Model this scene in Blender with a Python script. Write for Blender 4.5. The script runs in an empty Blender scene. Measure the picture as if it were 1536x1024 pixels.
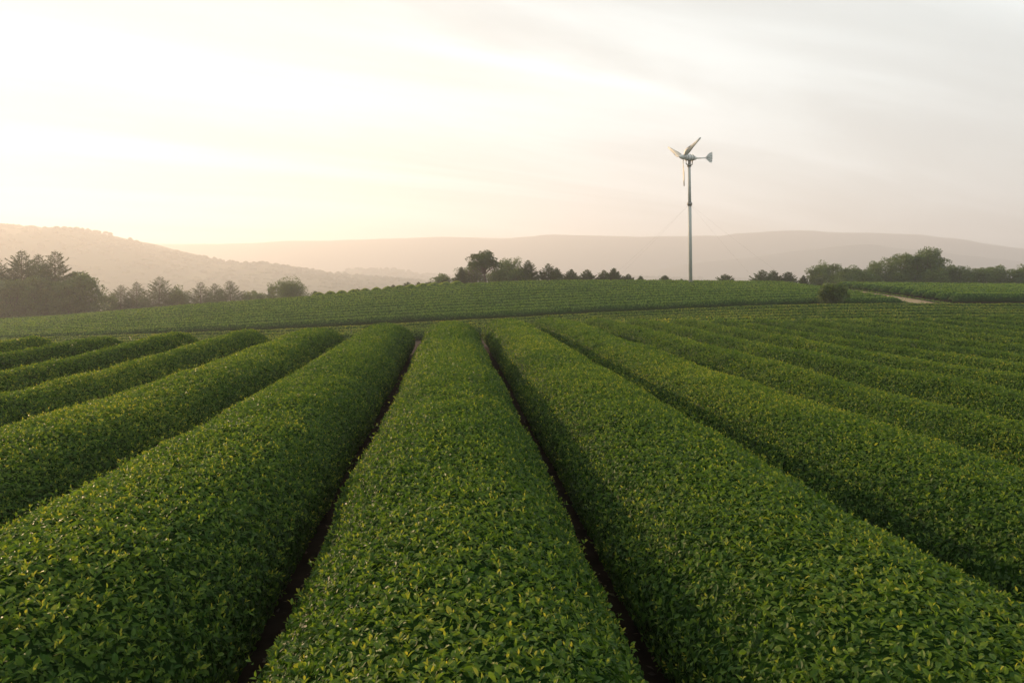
import bpy, math, random
import numpy as np
from mathutils import Vector

random.seed(11)
R = np.random.default_rng(11)
sc = bpy.context.scene
COL = sc.collection

# ------------------------------------------------------------------ camera
F, HX, HY, ZC = 1100.0, 768.0, 435.0, 2.1          # focal length in photo pixels, horizon row, eye height
cam = bpy.data.cameras.new("camera")
cam.sensor_width = 36.0
cam.lens = 36.0 * F / 1536.0
cam.shift_y = -(512.0 - HY) / 1536.0
cam.clip_start = 0.05
cam.clip_end = 12000.0
camo = bpy.data.objects.new("camera", cam)
COL.objects.link(camo)
camo.location = (0, 0, ZC)
camo.rotation_euler = (math.radians(90), 0, 0)
sc.camera = camo

def at(px, py, D):
    return np.array(((px - HX) / F * D, D, ZC - (py - HY) / F * D))

# ------------------------------------------------------------------ mesh helpers
class MB:
    """collects numpy blocks of vertices and equal-sided faces, builds ONE mesh"""
    def __init__(s):
        s.v, s.f, s.n, s.t = [], [], 0, []
    def add(s, verts, faces, mat=0, tint=None, smooth=False):
        verts = np.asarray(verts, float).reshape(-1, 3)
        faces = np.asarray(faces, np.int64)
        s.v.append(verts)
        s.t.append(np.zeros(len(verts)) if tint is None else np.asarray(tint, float))
        s.f.append((faces + s.n, mat, smooth))
        s.n += len(verts)
    def mesh(s, name, mats):
        me = bpy.data.meshes.new(name)
        v = np.concatenate(s.v)
        me.vertices.add(len(v))
        me.vertices.foreach_set("co", v.ravel().astype(np.float32))
        loops = np.concatenate([f.ravel() for f, m, q in s.f])
        tot = np.concatenate([np.full(len(f), f.shape[1]) for f, m, q in s.f])
        start = np.concatenate([[0], np.cumsum(tot)[:-1]])
        me.loops.add(len(loops))
        me.loops.foreach_set("vertex_index", loops.astype(np.int32))
        me.polygons.add(len(tot))
        me.polygons.foreach_set("loop_start", start.astype(np.int32))
        me.polygons.foreach_set("loop_total", tot.astype(np.int32))
        me.polygons.foreach_set("material_index", np.concatenate([np.full(len(f), m) for f, m, q in s.f]).astype(np.int32))
        me.polygons.foreach_set("use_smooth", np.concatenate([np.full(len(f), q) for f, m, q in s.f]))
        a = me.attributes.new("tint", 'FLOAT', 'POINT')
        a.data.foreach_set("value", np.concatenate(s.t).astype(np.float32))
        me.update(calc_edges=True)
        me.validate()
        for m in mats:
            me.materials.append(m)
        return me
    def build(s, name, mats, parent=None):
        o = bpy.data.objects.new(name, s.mesh(name, mats))
        COL.objects.link(o)
        if parent is not None:
            o.parent = parent
        return o

def tag(o, label=None, cat=None, group=None, kind=None):
    if label: o["label"] = label
    if cat: o["category"] = cat
    if group: o["group"] = group
    if kind: o["kind"] = kind
    return o

def empty(name, loc, rz=0.0):
    o = bpy.data.objects.new(name, None)
    COL.objects.link(o)
    o.location = loc
    o.rotation_euler = (0, 0, rz)
    o.empty_display_size = 0.2
    return o

def unit(a):
    return a / np.maximum(np.linalg.norm(a, axis=-1, keepdims=True), 1e-9)

def sweep(path, rad, sides=8, caps=True):
    """a round tube along a path with a radius per point"""
    path = np.asarray(path, float); n = len(path)
    rad = np.broadcast_to(np.asarray(rad, float), (n,))
    tan = unit(np.gradient(path, axis=0))
    ref = np.array((0, 0, 1.0)) if abs(tan[:, 2]).mean() < 0.8 else np.array((1.0, 0, 0))
    x = unit(np.cross(tan, ref)); y = np.cross(tan, x)
    a = np.arange(sides) * 2 * math.pi / sides
    ring = np.cos(a)[None, :, None] * x[:, None] + np.sin(a)[None, :, None] * y[:, None]
    v = (path[:, None] + ring * rad[:, None, None]).reshape(-1, 3)
    i = np.arange(n - 1)[:, None] * sides; j = np.arange(sides)[None]; k = (j + 1) % sides
    f = np.stack([i + j, i + k, i + sides + k, i + sides + j], -1).reshape(-1, 4)
    if caps:
        v = np.concatenate([v, path[:1], path[-1:]])
        c0, c1 = n * sides, n * sides + 1
        jj = np.arange(sides); kk = (jj + 1) % sides
        t = np.concatenate([np.stack([kk, jj, np.full(sides, c0), np.full(sides, c0)], -1),
                            np.stack([(n - 1) * sides + jj, (n - 1) * sides + kk, np.full(sides, c1), np.full(sides, c1)], -1)])
        return v, f, t[:, :3]
    return v, f, None

def add_tube(mb, path, rad, sides=8, mat=0, smooth=True, tint=None):
    v, f, t = sweep(path, rad, sides)
    n0 = mb.n
    mb.add(v, f, mat, None if tint is None else np.full(len(v), tint), smooth)
    if t is not None:
        mb.f.append((t + n0, mat, False))

# smooth 3-octave value noise from sines (cheap, deterministic)
_ph = R.uniform(0, 6.28, (40, 3)); _dr = unit(R.normal(size=(40, 3)))
def wob(p, scale, k0=0, n=6):
    p = np.asarray(p, float) * scale
    o = np.zeros(p.shape[:-1])
    for i in range(n):
        d = _dr[(k0 + i) % 40]; ph = _ph[(k0 + i) % 40, 0]; fr = 1 + 0.7 * i
        o += np.sin(p @ d * fr + ph + 1.3 * np.sin(p @ _dr[(k0 + i + 9) % 40] * fr * 0.6 + ph * 2)) / (1 + 0.5 * i)
    return o / 2.2

# ------------------------------------------------------------------ materials
def new_mat(name):
    m = bpy.data.materials.new(name)
    m.use_nodes = True
    nt = m.node_tree
    for n in list(nt.nodes): nt.nodes.remove(n)
    return m, nt, nt.nodes, nt.links

def ramp(N, stops, interp='LINEAR'):
    r = N.new("ShaderNodeValToRGB")
    r.color_ramp.interpolation = interp
    el = r.color_ramp.elements
    while len(el) > 1: el.remove(el[-1])
    el[0].position = stops[0][0]; el[0].color = (*stops[0][1], 1)
    for p, c in stops[1:]:
        e = el.new(p); e.color = (*c, 1)
    return r

def leaf_material(name, stops, rough=0.42, transl=0.32, boost=(1.7, 1.6, 0.9), spec=0.5):
    m, nt, N, L = new_mat(name)
    out = N.new("ShaderNodeOutputMaterial")
    at_ = N.new("ShaderNodeAttribute"); at_.attribute_name = "tint"
    r = ramp(N, stops)
    L.new(at_.outputs["Fac"], r.inputs[0])
    b = N.new("ShaderNodeBsdfPrincipled")
    b.inputs["Roughness"].default_value = rough
    b.inputs["Specular IOR Level"].default_value = spec
    L.new(r.outputs[0], b.inputs["Base Color"])
    t = N.new("ShaderNodeBsdfTranslucent")
    mul = N.new("ShaderNodeMixRGB"); mul.blend_type = 'MULTIPLY'; mul.inputs[0].default_value = 1
    mul.inputs[2].default_value = (*boost, 1)
    L.new(r.outputs[0], mul.inputs[1]); L.new(mul.outputs[0], t.inputs[0])
    mx = N.new("ShaderNodeMixShader"); mx.inputs[0].default_value = transl
    L.new(b.outputs[0], mx.inputs[1]); L.new(t.outputs[0], mx.inputs[2])
    L.new(mx.outputs[0], out.inputs[0])
    return m

def plain(name, col, rough=0.7, metal=0.0, noise=None, bump=0.0, spec=0.5):
    """principled with a noise variation between col and noise[1] (scale noise[0])"""
    m, nt, N, L = new_mat(name)
    out = N.new("ShaderNodeOutputMaterial")
    b = N.new("ShaderNodeBsdfPrincipled")
    b.inputs["Roughness"].default_value = rough
    b.inputs["Metallic"].default_value = metal
    b.inputs["Specular IOR Level"].default_value = spec
    b.inputs["Base Color"].default_value = (*col, 1)
    if noise:
        tc = N.new("ShaderNodeTexCoord")
        nz = N.new("ShaderNodeTexNoise"); nz.inputs["Scale"].default_value = noise[0]
        nz.inputs["Detail"].default_value = 6; nz.inputs["Roughness"].default_value = 0.65
        L.new(tc.outputs["Object"], nz.inputs["Vector"])
        r = ramp(N, [(0.32, col), (0.68, noise[1])])
        L.new(nz.outputs["Fac"], r.inputs[0]); L.new(r.outputs[0], b.inputs["Base Color"])
        if bump:
            bp = N.new("ShaderNodeBump"); bp.inputs["Strength"].default_value = bump; bp.inputs["Distance"].default_value = 0.05
            L.new(nz.outputs["Fac"], bp.inputs["Height"]); L.new(bp.outputs[0], b.inputs["Normal"])
    L.new(b.outputs[0], out.inputs[0])
    return m

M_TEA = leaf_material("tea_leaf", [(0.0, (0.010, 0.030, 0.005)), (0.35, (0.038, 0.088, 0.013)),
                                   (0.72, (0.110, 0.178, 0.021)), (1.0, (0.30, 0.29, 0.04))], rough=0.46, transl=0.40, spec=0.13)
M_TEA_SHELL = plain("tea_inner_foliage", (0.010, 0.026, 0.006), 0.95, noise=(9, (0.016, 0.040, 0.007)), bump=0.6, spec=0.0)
M_TEA_FAR = leaf_material("tea_leaf_hillside", [(0.0, (0.012, 0.034, 0.007)), (0.30, (0.035, 0.085, 0.013)), (0.6, (0.100, 0.185, 0.026)),
                                   (1.0, (0.17, 0.23, 0.034))], rough=0.55, transl=0.36, spec=0.15)
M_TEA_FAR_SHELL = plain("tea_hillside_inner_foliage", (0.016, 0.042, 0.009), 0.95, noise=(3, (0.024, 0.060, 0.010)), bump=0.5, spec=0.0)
M_STEM = plain("tea_stem", (0.045, 0.032, 0.020), 0.85, noise=(30, (0.10, 0.075, 0.05)), bump=0.4)
M_CONIFER = leaf_material("conifer_needles", [(0, (0.020, 0.042, 0.013)), (0.5, (0.055, 0.095, 0.023)), (1, (0.095, 0.130, 0.032))], rough=0.6, transl=0.18, spec=0.3)
M_BROAD = leaf_material("broadleaf_foliage", [(0, (0.022, 0.046, 0.012)), (0.5, (0.075, 0.125, 0.025)), (1, (0.15, 0.195, 0.04))], rough=0.5, transl=0.25, spec=0.35)
M_BARK = plain("bark", (0.045, 0.034, 0.025), 0.9, noise=(6, (0.11, 0.088, 0.066)), bump=0.6)
M_SOIL = plain("soil", (0.050, 0.034, 0.022), 0.95, noise=(2.5, (0.115, 0.080, 0.052)), bump=0.5)
M_DIRT = plain("dirt_track", (0.16, 0.108, 0.050), 0.95, noise=(1.3, (0.25, 0.180, 0.090)), bump=0.3)
M_WOODS = plain("far_wood", (0.022, 0.038, 0.014), 0.9, noise=(0.08, (0.055, 0.075, 0.028)), spec=0.1)
M_HILL = plain("hill_ground", (0.025, 0.040, 0.015), 0.95, noise=(0.03, (0.06, 0.075, 0.03)), spec=0.1)
M_MOUNT = plain("mountain_ground", (0.03, 0.045, 0.022), 0.95, noise=(0.012, (0.055, 0.065, 0.036)), spec=0.1)
M_PAINT = plain("turbine_paint", (0.55, 0.57, 0.54), 0.38, noise=(1.5, (0.66, 0.67, 0.63)))
M_BLADE = plain("turbine_blade_paint", (0.40, 0.40, 0.36), 0.5, noise=(2.0, (0.47, 0.465, 0.42)))
M_MAST = plain("mast_steel", (0.33, 0.355, 0.335), 0.6, noise=(0.8, (0.43, 0.45, 0.42)))
M_DARK = plain("bracket_steel", (0.14, 0.15, 0.14), 0.5, metal=0.5, noise=(3, (0.22, 0.22, 0.2)))

# ------------------------------------------------------------------ terrain
ROWDIR = np.array((-0.0824, 0.9966)); ROWN = np.array((0.9966, 0.0824))
def uv(u, v):
    return np.stack([ROWDIR[0] * u + ROWN[0] * v, ROWDIR[1] * u + ROWN[1] * v], -1)

ctl = []
def C(u, v, z): p = uv(np.float64(u), np.float64(v)); ctl.append((p[0], p[1], z))
for v, z in ((0, 0.0), (-6, -0.20), (6, -0.20), (-12, -0.36), (12, -0.30), (22, -0.32), (-22, -0.5)):
    C(-6, v, z + 0.06); C(0, v, z + 0.06); C(8, v, z + 0.06)
for u, v, z in ((15, 0, 0.15), (22, 0, 0.25), (21, -6, 0.06), (21, -11, -0.06), (20, -20, -0.3), (14, -8, -0.18), (14, 7, -0.12),
                (28, 4.5, 0.08), (29, 8, 0.0), (29, 14, -0.03), (29, 20, 0.0), (22, 12, -0.2), (24, 22, -0.08), (18, 20, -0.25), (30, 32, 0.1)):
    C(u, v, z)
for x, y, z in ((-8, 34, -0.55), (0, 36, -0.30), (-16, 34, -1.0), (-30, 34, -1.3), (8, 40, 0.02), (18, 40, 0.26), (28, 40, 0.32), (40, 41, 0.32), (55, 42, 0.35),
                (-15, 46.5, -1.05), (-5, 46.5, -0.55), (1.5, 46.5, -0.20), (11, 46.5, 0.25), (22, 46.5, 0.58), (32, 46.5, 0.58), (45, 46.5, 0.58), (60, 46.5, 0.6),
                (-36, 52, -1.6), (-15.5, 52, -0.64), (-5.6, 52, -0.12), (1.5, 52, 0.21), (11, 52, 0.68), (22, 52, 1.02), (32, 52, 1.0), (45, 52, 1.0), (60, 52, 1.0)):
    ctl.append((x, y, z))
for px, py in ((-150, 484), (0, 478), (150, 468), (300, 455), (430, 446), (500, 441), (600, 432), (700, 425), (800, 420.5), (900, 420), (1000, 420), (1100, 421.5), (1200, 423), (1350, 425), (1536, 427), (1700, 428)):
    p = at(px, py, 75.0); ctl.append((p[0], p[1], p[2] - 0.5))
ctl = np.array(ctl)
def _phi(r): return np.where(r > 1e-6, r * r * np.log(np.maximum(r, 1e-6)), 0.0)
_n = len(ctl)
_K = _phi(np.linalg.norm(ctl[:, None, :2] - ctl[None, :, :2], axis=-1)) + np.eye(_n) * 1.0
_P = np.concatenate([np.ones((_n, 1)), ctl[:, :2]], 1)
_A = np.block([[_K, _P], [_P.T, np.zeros((3, 3))]])
_w = np.linalg.solve(_A, np.concatenate([ctl[:, 2], np.zeros(3)]))
def sstep(a, b, x):
    t = np.clip((x - a) / (b - a), 0, 1); return t * t * (3 - 2 * t)
def G(x, y):
    x = np.asarray(x, float); y = np.asarray(y, float)
    shp = np.broadcast(x, y).shape
    x = np.broadcast_to(x, shp).ravel(); y = np.broadcast_to(y, shp).ravel()
    cx = np.clip(x, -66, 72); cy = np.clip(y, -6, 77)
    z = np.empty(len(x))
    for i in range(0, len(x), 40000):
        s = slice(i, i + 40000)
        r = np.hypot(cx[s, None] - ctl[None, :, 0], cy[s, None] - ctl[None, :, 1])
        z[s] = _phi(r) @ _w[:_n] + _w[_n] + _w[_n + 1] * cx[s] + _w[_n + 2] * cy[s]
    far = np.maximum(sstep(76, 235, y), np.maximum(sstep(72, 260, x), sstep(66, 240, -x)))
    z = z * (1 - far) + far * (-14.0 + 2.0 * np.sin(x * 0.006 + 1) * np.cos(y * 0.005))
    return z.reshape(shp)

_hx = np.arange(-95, 110.1, 0.5); _hy = np.arange(-10, 135.1, 0.5)
_HZ = G(*np.meshgrid(_hx, _hy))
def GF(x, y):
    """the same ground, read from a half-metre grid"""
    fx = np.clip((np.asarray(x, float) + 95) / 0.5, 0, len(_hx) - 1.001); fy = np.clip((np.asarray(y, float) + 10) / 0.5, 0, len(_hy) - 1.001)
    i = fx.astype(int); j = fy.astype(int); a = fx - i; b = fy - j
    return (_HZ[j, i] * (1 - a) + _HZ[j, i + 1] * a) * (1 - b) + (_HZ[j + 1, i] * (1 - a) + _HZ[j + 1, i + 1] * a) * b

def graded(lo, fine_lo, fine_hi, hi, step, grow=1.18):
    a = list(np.arange(fine_lo, fine_hi + step / 2, step))
    s = step
    while a[-1] < hi: s *= grow; a.append(a[-1] + s)
    a[-1] = hi
    s = step; b = []
    x = fine_lo
    while x > lo: s *= grow; x -= s; b.append(x)
    if b: b[-1] = lo
    return np.array(b[::-1] + a)
gx = graded(-2600, -72, 78, 2600, 1.2); gy = graded(-300, -8, 112, 2400, 1.0)
X, Y = np.meshgrid(gx, gy)
Z = G(X, Y)
mb = MB()
nx, ny = len(gx), len(gy)
i = np.arange(ny - 1)[:, None] * nx + np.arange(nx - 1)[None]
mb.add(np.stack([X, Y, Z], -1).reshape(-1, 3), np.stack([i, i + 1, i + nx + 1, i + nx], -1).reshape(-1, 4), smooth=True)
ground_mat, nt, N, L = new_mat("ground")
_o = N.new("ShaderNodeOutputMaterial"); _b = N.new("ShaderNodeBsdfPrincipled"); _b.inputs["Roughness"].default_value = 0.95; _b.inputs["Specular IOR Level"].default_value = 0.05
_tc = N.new("ShaderNodeTexCoord"); _sx = N.new("ShaderNodeSeparateXYZ"); L.new(_tc.outputs["Object"], _sx.inputs[0])
_nz = N.new("ShaderNodeTexNoise"); _nz.inputs["Scale"].default_value = 3.0; _nz.inputs["Detail"].default_value = 8; L.new(_tc.outputs["Object"], _nz.inputs["Vector"])
_r1 = ramp(N, [(0.3, (0.012, 0.008, 0.005)), (0.7, (0.034, 0.023, 0.015))]); L.new(_nz.outputs["Fac"], _r1.inputs[0])
_n2 = N.new("ShaderNodeTexNoise"); _n2.inputs["Scale"].default_value = 0.05; _n2.inputs["Detail"].default_value = 8; L.new(_tc.outputs["Object"], _n2.inputs["Vector"])
_r2 = ramp(N, [(0.35, (0.028, 0.045, 0.016)), (0.65, (0.07, 0.085, 0.032))]); L.new(_n2.outputs["Fac"], _r2.inputs[0])
_mr = N.new("ShaderNodeMapRange"); _mr.inputs[1].default_value = 77; _mr.inputs[2].default_value = 83; L.new(_sx.outputs[1], _mr.inputs[0])
_mx = N.new("ShaderNodeMixRGB"); L.new(_mr.outputs[0], _mx.inputs[0]); L.new(_r1.outputs[0], _mx.inputs[1]); L.new(_r2.outputs[0], _mx.inputs[2])
L.new(_mx.outputs[0], _b.inputs["Base Color"])
_bp = N.new("ShaderNodeBump"); _bp.inputs["Strength"].default_value = 0.7; _bp.inputs["Distance"].default_value = 0.06
L.new(_nz.outputs["Fac"], _bp.inputs["Height"]); L.new(_bp.outputs[0], _b.inputs["Normal"]); L.new(_b.outputs[0], _o.inputs[0])
tag(mb.build("ground", [ground_mat]), kind="structure")

# ------------------------------------------------------------------ leaves
T_NEAR = np.array([(0, 0, 0), (.36, 0, -.02), (.72, 0, 0.0), (1, 0, -.10),
                   (.33, .23, .07), (.68, .19, .07), (.33, -.23, .07), (.68, -.19, .07)])
Q_NEAR = [(1, 4, 5, 2), (1, 2, 7, 6)]
TR_NEAR = [(0, 4, 1), (0, 1, 6), (2, 5, 3), (2, 3, 7)]
T_FAR = np.array([(0, 0, 0), (.48, .25, .05), (1, 0, -.05), (.48, -.25, .05)])
def leaves(mb, pos, axis, nrm, length, tint, near, mat=0, wide=1.0):
    if len(pos) == 0: return
    axis = unit(axis); side = unit(np.cross(nrm, axis)); up = np.cross(axis, side)
    T = T_NEAR if near else T_FAR
    n, k = len(pos), len(T)
    length = np.broadcast_to(length, (n,)); wide = np.broadcast_to(wide, (n,))
    v = pos[:, None] + length[:, None, None] * (T[None, :, 0:1] * axis[:, None] + wide[:, None, None] * T[None, :, 1:2] * side[:, None] + T[None, :, 2:3] * up[:, None])
    base = (np.arange(n) * k)[:, None, None]
    tt = np.repeat(tint, k)
    n0 = mb.n
    if near:
        mb.add(v, (base + np.array(Q_NEAR)[None]).reshape(-1, 4), mat, tt)
        mb.f.append(((base + np.array(TR_NEAR)[None]).reshape(-1, 3) + n0, mat, False))
    else:
        mb.add(v, (base + np.array([(0, 3, 2), (0, 2, 1)])[None]).reshape(-1, 3), mat, tt)

# ------------------------------------------------------------------ tea hedges
_HP = [(.60, .08), (.75, .20), (.82, .34), (.835, .46), (.80, .575), (.715, .68), (.585, .80), (.40, .885), (.2, .925), (0, .935)]
_HF = [(.78, .10), (.83, .25), (.79, .40), (.68, .56), (.52, .71), (.34, .83), (.17, .915), (0, .95)]
def both(h): return np.array([(-x, z) for x, z in h] + h[::-1][1:])
PROF_NEAR, PROF_FAR = both(_HP), both(_HF)
def prof_eval(q, sv, sz, P):
    """q in 0..1 along the profile -> offsets; the wide hillside hedges have the rounder profile"""
    d = np.concatenate([[0], np.cumsum(np.linalg.norm(np.diff(P, axis=0), axis=1))]); d /= d[-1]
    return np.interp(q, d, P[:, 0]) * sv, np.interp(q, d, P[:, 1]) * sz
class Row:
    """a hedge along a straight plan line from p0 to p1, half-width factor sv and height factor sz; the ends are rounded"""
    def __init__(s, p0, p1, sv=1.0, sz=1.0, seed=0, rnd=0.9, round_top=True):
        s.p0, s.p1 = np.array(p0, float), np.array(p1, float)
        s.len = np.linalg.norm(s.p1 - s.p0); s.d = (s.p1 - s.p0) / s.len
        s.n = np.array((s.d[1], -s.d[0])); s.sv, s.sz, s.seed, s.rnd = sv, sz, seed, rnd
        s.prof = PROF_FAR if round_top else PROF_NEAR
    def point(s, t, q, off=0.0):
        """t metres along, q 0..1 across -> xyz (before leaf offsets)"""
        e = np.minimum(t, s.len - t)
        k = np.clip(e / s.rnd, 0, 1); cap = np.sqrt(np.clip(1 - (1 - k) ** 2, 0, 1))
        c = s.p0 + s.d * t[..., None]
        w1 = wob(np.stack([t, t * 0 + s.seed * 7.3, t * 0], -1), 1.1, s.seed)
        w2 = wob(np.stack([t, t * 0 + s.seed * 3.1, t * 0], -1), 0.45, s.seed + 5)
        ov, oz = prof_eval(q, s.sv, s.sz, s.prof)
        lump = wob(np.stack([t * 1.0, q * 3.0 + s.seed * 5.0, t * 0], -1), 2.6, s.seed + 11)
        ov = ov * (0.30 + 0.70 * cap) * (1 + 0.030 * w1 + 0.022 * lump) + 0.035 * w2 * s.sv
        oz = oz * (0.25 + 0.75 * cap) * (1 + 0.028 * w2 + 0.026 * lump)
        p = c + s.n * ov[..., None]
        z = GF(c[..., 0], c[..., 1]) + oz
        return np.concatenate([p, z[..., None]], -1)
    def normal(s, t, q):
        e = 0.03
        a = s.point(np.clip(t + e, 0, s.len), q) - s.point(np.clip(t - e, 0, s.len), q)
        b = s.point(t, np.clip(q + .01, 0, 1)) - s.point(t, np.clip(q - .01, 0, 1))
        n = unit(np.cross(b, a))
        return n

def in_view(p, margin=1.35):
    d = np.maximum(p[:, 1], 0.3)
    return (np.abs(p[:, 0] / d) < 0.70 * margin + 0.35 / d) & (p[:, 1] > 0.6)

def hedge_shell(mb, row, mat, step):
    nt_ = max(6, int(row.len / step))
    e = np.linspace(0, 1, nt_ + 1)
    t = np.concatenate([np.linspace(0.01, row.rnd, 7), np.linspace(row.rnd, row.len - row.rnd, nt_ + 1)[1:-1], np.linspace(row.len - row.rnd, row.len - 0.01, 7)])
    q = np.linspace(0, 1, 21)
    T, Q = np.meshgrid(t, q, indexing='ij')
    P = row.point(T, Q)
    # sunk below the leaf surface
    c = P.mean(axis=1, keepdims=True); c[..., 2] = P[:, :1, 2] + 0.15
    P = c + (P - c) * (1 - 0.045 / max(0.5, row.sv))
    n, m = P.shape[:2]
    i = np.arange(n - 1)[:, None] * m + np.arange(m - 1)[None]
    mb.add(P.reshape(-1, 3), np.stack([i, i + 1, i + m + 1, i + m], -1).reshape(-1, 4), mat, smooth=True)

def fill_leaves(mb, row, rng, near_size, dens_k, sun_tint=0.0):
    """leaf density and size follow the distance so that near leaves are life size"""
    L_prof = 2.35 * row.sv
    seg = 1.0
    for t0 in np.arange(0, row.len, seg):
        t1 = min(t0 + seg, row.len)
        m = row.p0 + row.d * (t0 + t1) / 2
        if not in_view(np.array([[m[0], m[1], 0]]), 1.5)[0] and m[1] > 0.5 and abs(m[0]) > 2.2: continue
        if m[1] < 0.4: continue
        d = float(np.hypot(m[0], m[1]))
        Ln = near_size * (1 + max(0.0, d - 9.0) * 0.055) if d < 40 else near_size * 1.75 * (d / 45.0) ** 0.8
        near = d < 9.5
        n = int((t1 - t0) * L_prof * dens_k / (Ln * Ln * 0.30))
        fl = (0.30 if row.sv > 0.93 else 0.45) if row.sz > 0.95 else 0.80  # lighter flush tops, darker old flanks; also paints furrow shade into the tint
        t = rng.uniform(t0, t1, n); q = rng.uniform(0.07, 0.93, n)
        p = row.point(t, q); nr = row.normal(t, q)
        nr = np.where(nr[:, 2:3] < -0.6, -nr, nr)
        topw = np.clip(nr[:, 2], 0, 1) ** 2
        rd = unit(rng.normal(size=(n, 3)))
        tg = unit(rd - nr * (rd * nr).sum(-1, keepdims=True))            # in the surface
        ax = unit(tg + nr * rng.uniform(-0.15, 0.70 if d < 40 else 0.35, n)[:, None] + np.array((0, 0, 0.12)))
        bn = unit(nr + 0.55 * rng.normal(size=(n, 3)))
        ln = Ln * rng.uniform(0.55, 1.35, n)
        patchy = 0.10 * wob(p, 0.55, 17) + 0.07 * wob(p, 2.3, 23) + sun_tint
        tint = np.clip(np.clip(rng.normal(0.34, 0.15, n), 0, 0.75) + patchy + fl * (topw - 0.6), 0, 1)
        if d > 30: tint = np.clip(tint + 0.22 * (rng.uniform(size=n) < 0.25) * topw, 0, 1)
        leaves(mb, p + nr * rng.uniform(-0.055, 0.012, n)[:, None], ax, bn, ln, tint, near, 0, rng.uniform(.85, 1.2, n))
        if d > 30: continue
        keep = rng.uniform(size=n) < (1.0 if d < 16 else 0.6) * (0.085 + 0.06 * np.clip(wob(p, 0.9, 3), -1, 1)) * np.clip(nr[:, 2] + 0.35, 0.12, 1)
        p, nr, tg = p[keep], nr[keep], tg[keep]; m_ = len(p)
        if m_ == 0: continue
        up = unit(nr * 0.6 + np.array((0, 0, 0.7)) + 0.25 * rng.normal(size=(m_, 3)))
        stick = rng.uniform(0.0, 0.035, m_) + (rng.uniform(size=m_) < 0.05) * rng.uniform(0.02, 0.07, m_)
        b0 = p + up * stick[:, None]
        bt = np.cross(up, tg)
        age = rng.uniform(0.40, 0.76, m_) + patchy[keep] + (0.0 if row.sz > 0.95 else 0.1)
        for j in range(3):
            an = j * 2.2 + rng.uniform(-.4, .4, m_)
            o = np.cos(an)[:, None] * tg + np.sin(an)[:, None] * bt
            lift = (1.7, 0.9, 0.45)[j] * rng.uniform(.7, 1.4, m_)
            a_ = unit(o + up * lift[:, None])
            nn = unit(np.cross(np.cross(a_, up), a_) + 0.2 * rng.normal(size=(m_, 3)))
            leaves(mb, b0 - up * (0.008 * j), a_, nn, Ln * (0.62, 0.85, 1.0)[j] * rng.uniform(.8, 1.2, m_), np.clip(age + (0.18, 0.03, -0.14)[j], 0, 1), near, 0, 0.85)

def hedge_stems(row, rng, tmax):
    mb = MB()
    tt = np.arange(0.3, min(row.len - 0.3, tmax), 0.5)
    cc = row.p0 + row.d * tt[:, None]
    add_tube(mb, np.stack([cc[:, 0], cc[:, 1], G(cc[:, 0], cc[:, 1]) + 0.005], -1), 0.05, 6)
    t = 0.4
    while t < min(row.len - 0.4, tmax):
        c = row.p0 + row.d * t + row.n * rng.uniform(-0.06, 0.06)
        z = float(G(c[0], c[1]))
        for k in range(5):
            sgn = -1 if k % 2 else 1
            e = c + row.n * sgn * rng.uniform(0.25, 0.66) + row.d * rng.uniform(-0.3, 0.3)
            mid = c + (e - c) * 0.5
            pts = [(c[0], c[1], z - 0.03), (mid[0], mid[1], z + rng.uniform(0.12, 0.2)), (e[0], e[1], z + rng.uniform(0.34, 0.5))]
            add_tube(mb, pts, [0.020, 0.013, 0.006], 5)
        t += rng.uniform(0.35, 0.5)
    return mb

def make_hedge(row, label, group, seed, leaf, shell, near_size, dens, parts, step=0.35, sun_tint=0.0):
    rng = np.random.default_rng(seed)
    mb = MB()
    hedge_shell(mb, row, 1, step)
    fill_leaves(mb, row, rng, near_size, dens, sun_tint)
    if parts:
        z = float(G(*row.p0))
        root = empty("tea_hedge", (row.p0[0], row.p0[1], z))
        f = mb.build("foliage", [leaf, shell], root)
        s = hedge_stems(row, rng, 24).build("stems", [M_STEM], root)
        for o in (f, s): o.location = (-row.p0[0], -row.p0[1], -z)
    else:
        root = mb.build("tea_hedge", [leaf, shell])
    tag(root, label, "tea hedge", group)
    return root

ORD = ["first", "second", "third", "fourth", "fifth", "sixth", "seventh", "eighth", "ninth", "tenth", "eleventh", "twelfth", "thirteenth", "fourteenth", "fifteenth", "sixteenth", "seventeenth"]
def u_end(v):
    return np.interp(v, [-14, -5, -1.2, 0.3, 1.8, 3.6, 5.4, 10, 30], [21, 21, 21.7, 22.6, 25.0, 27.4, 28.6, 29.6, 31])

PITCH = 1.8
for k in range(-9, 16):
    v = PITCH * k
    u0 = -0.6 if abs(k) <= 2 else max(-0.6, abs(v) * 0.75 - 1.5)
    row = Row(uv(u0, v), uv(u_end(v), v), float(np.interp(abs(k), [1, 2, 3, 5], [0.94, 0.94, 0.92, 0.83])), 1.0, seed=k + 20, rnd=1.15 if k < 0 else 0.8, round_top=abs(k) > 2)
    if k == 0: lab = "broad clipped tea hedge running up the middle of the foreground between two dark furrows"
    elif k < 0: lab = f"clipped tea hedge, {ORD[-k-1]} from the central foreground hedge towards the sun, rounded end"
    else: lab = f"clipped tea hedge, {ORD[k-1]} from the central foreground hedge, on the turbine's side"
    make_hedge(row, lab, "tea hedges of the near field", 100 + k, M_TEA, M_TEA_SHELL, 0.0315, 1.4, abs(k) <= 8, 0.3)

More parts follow.
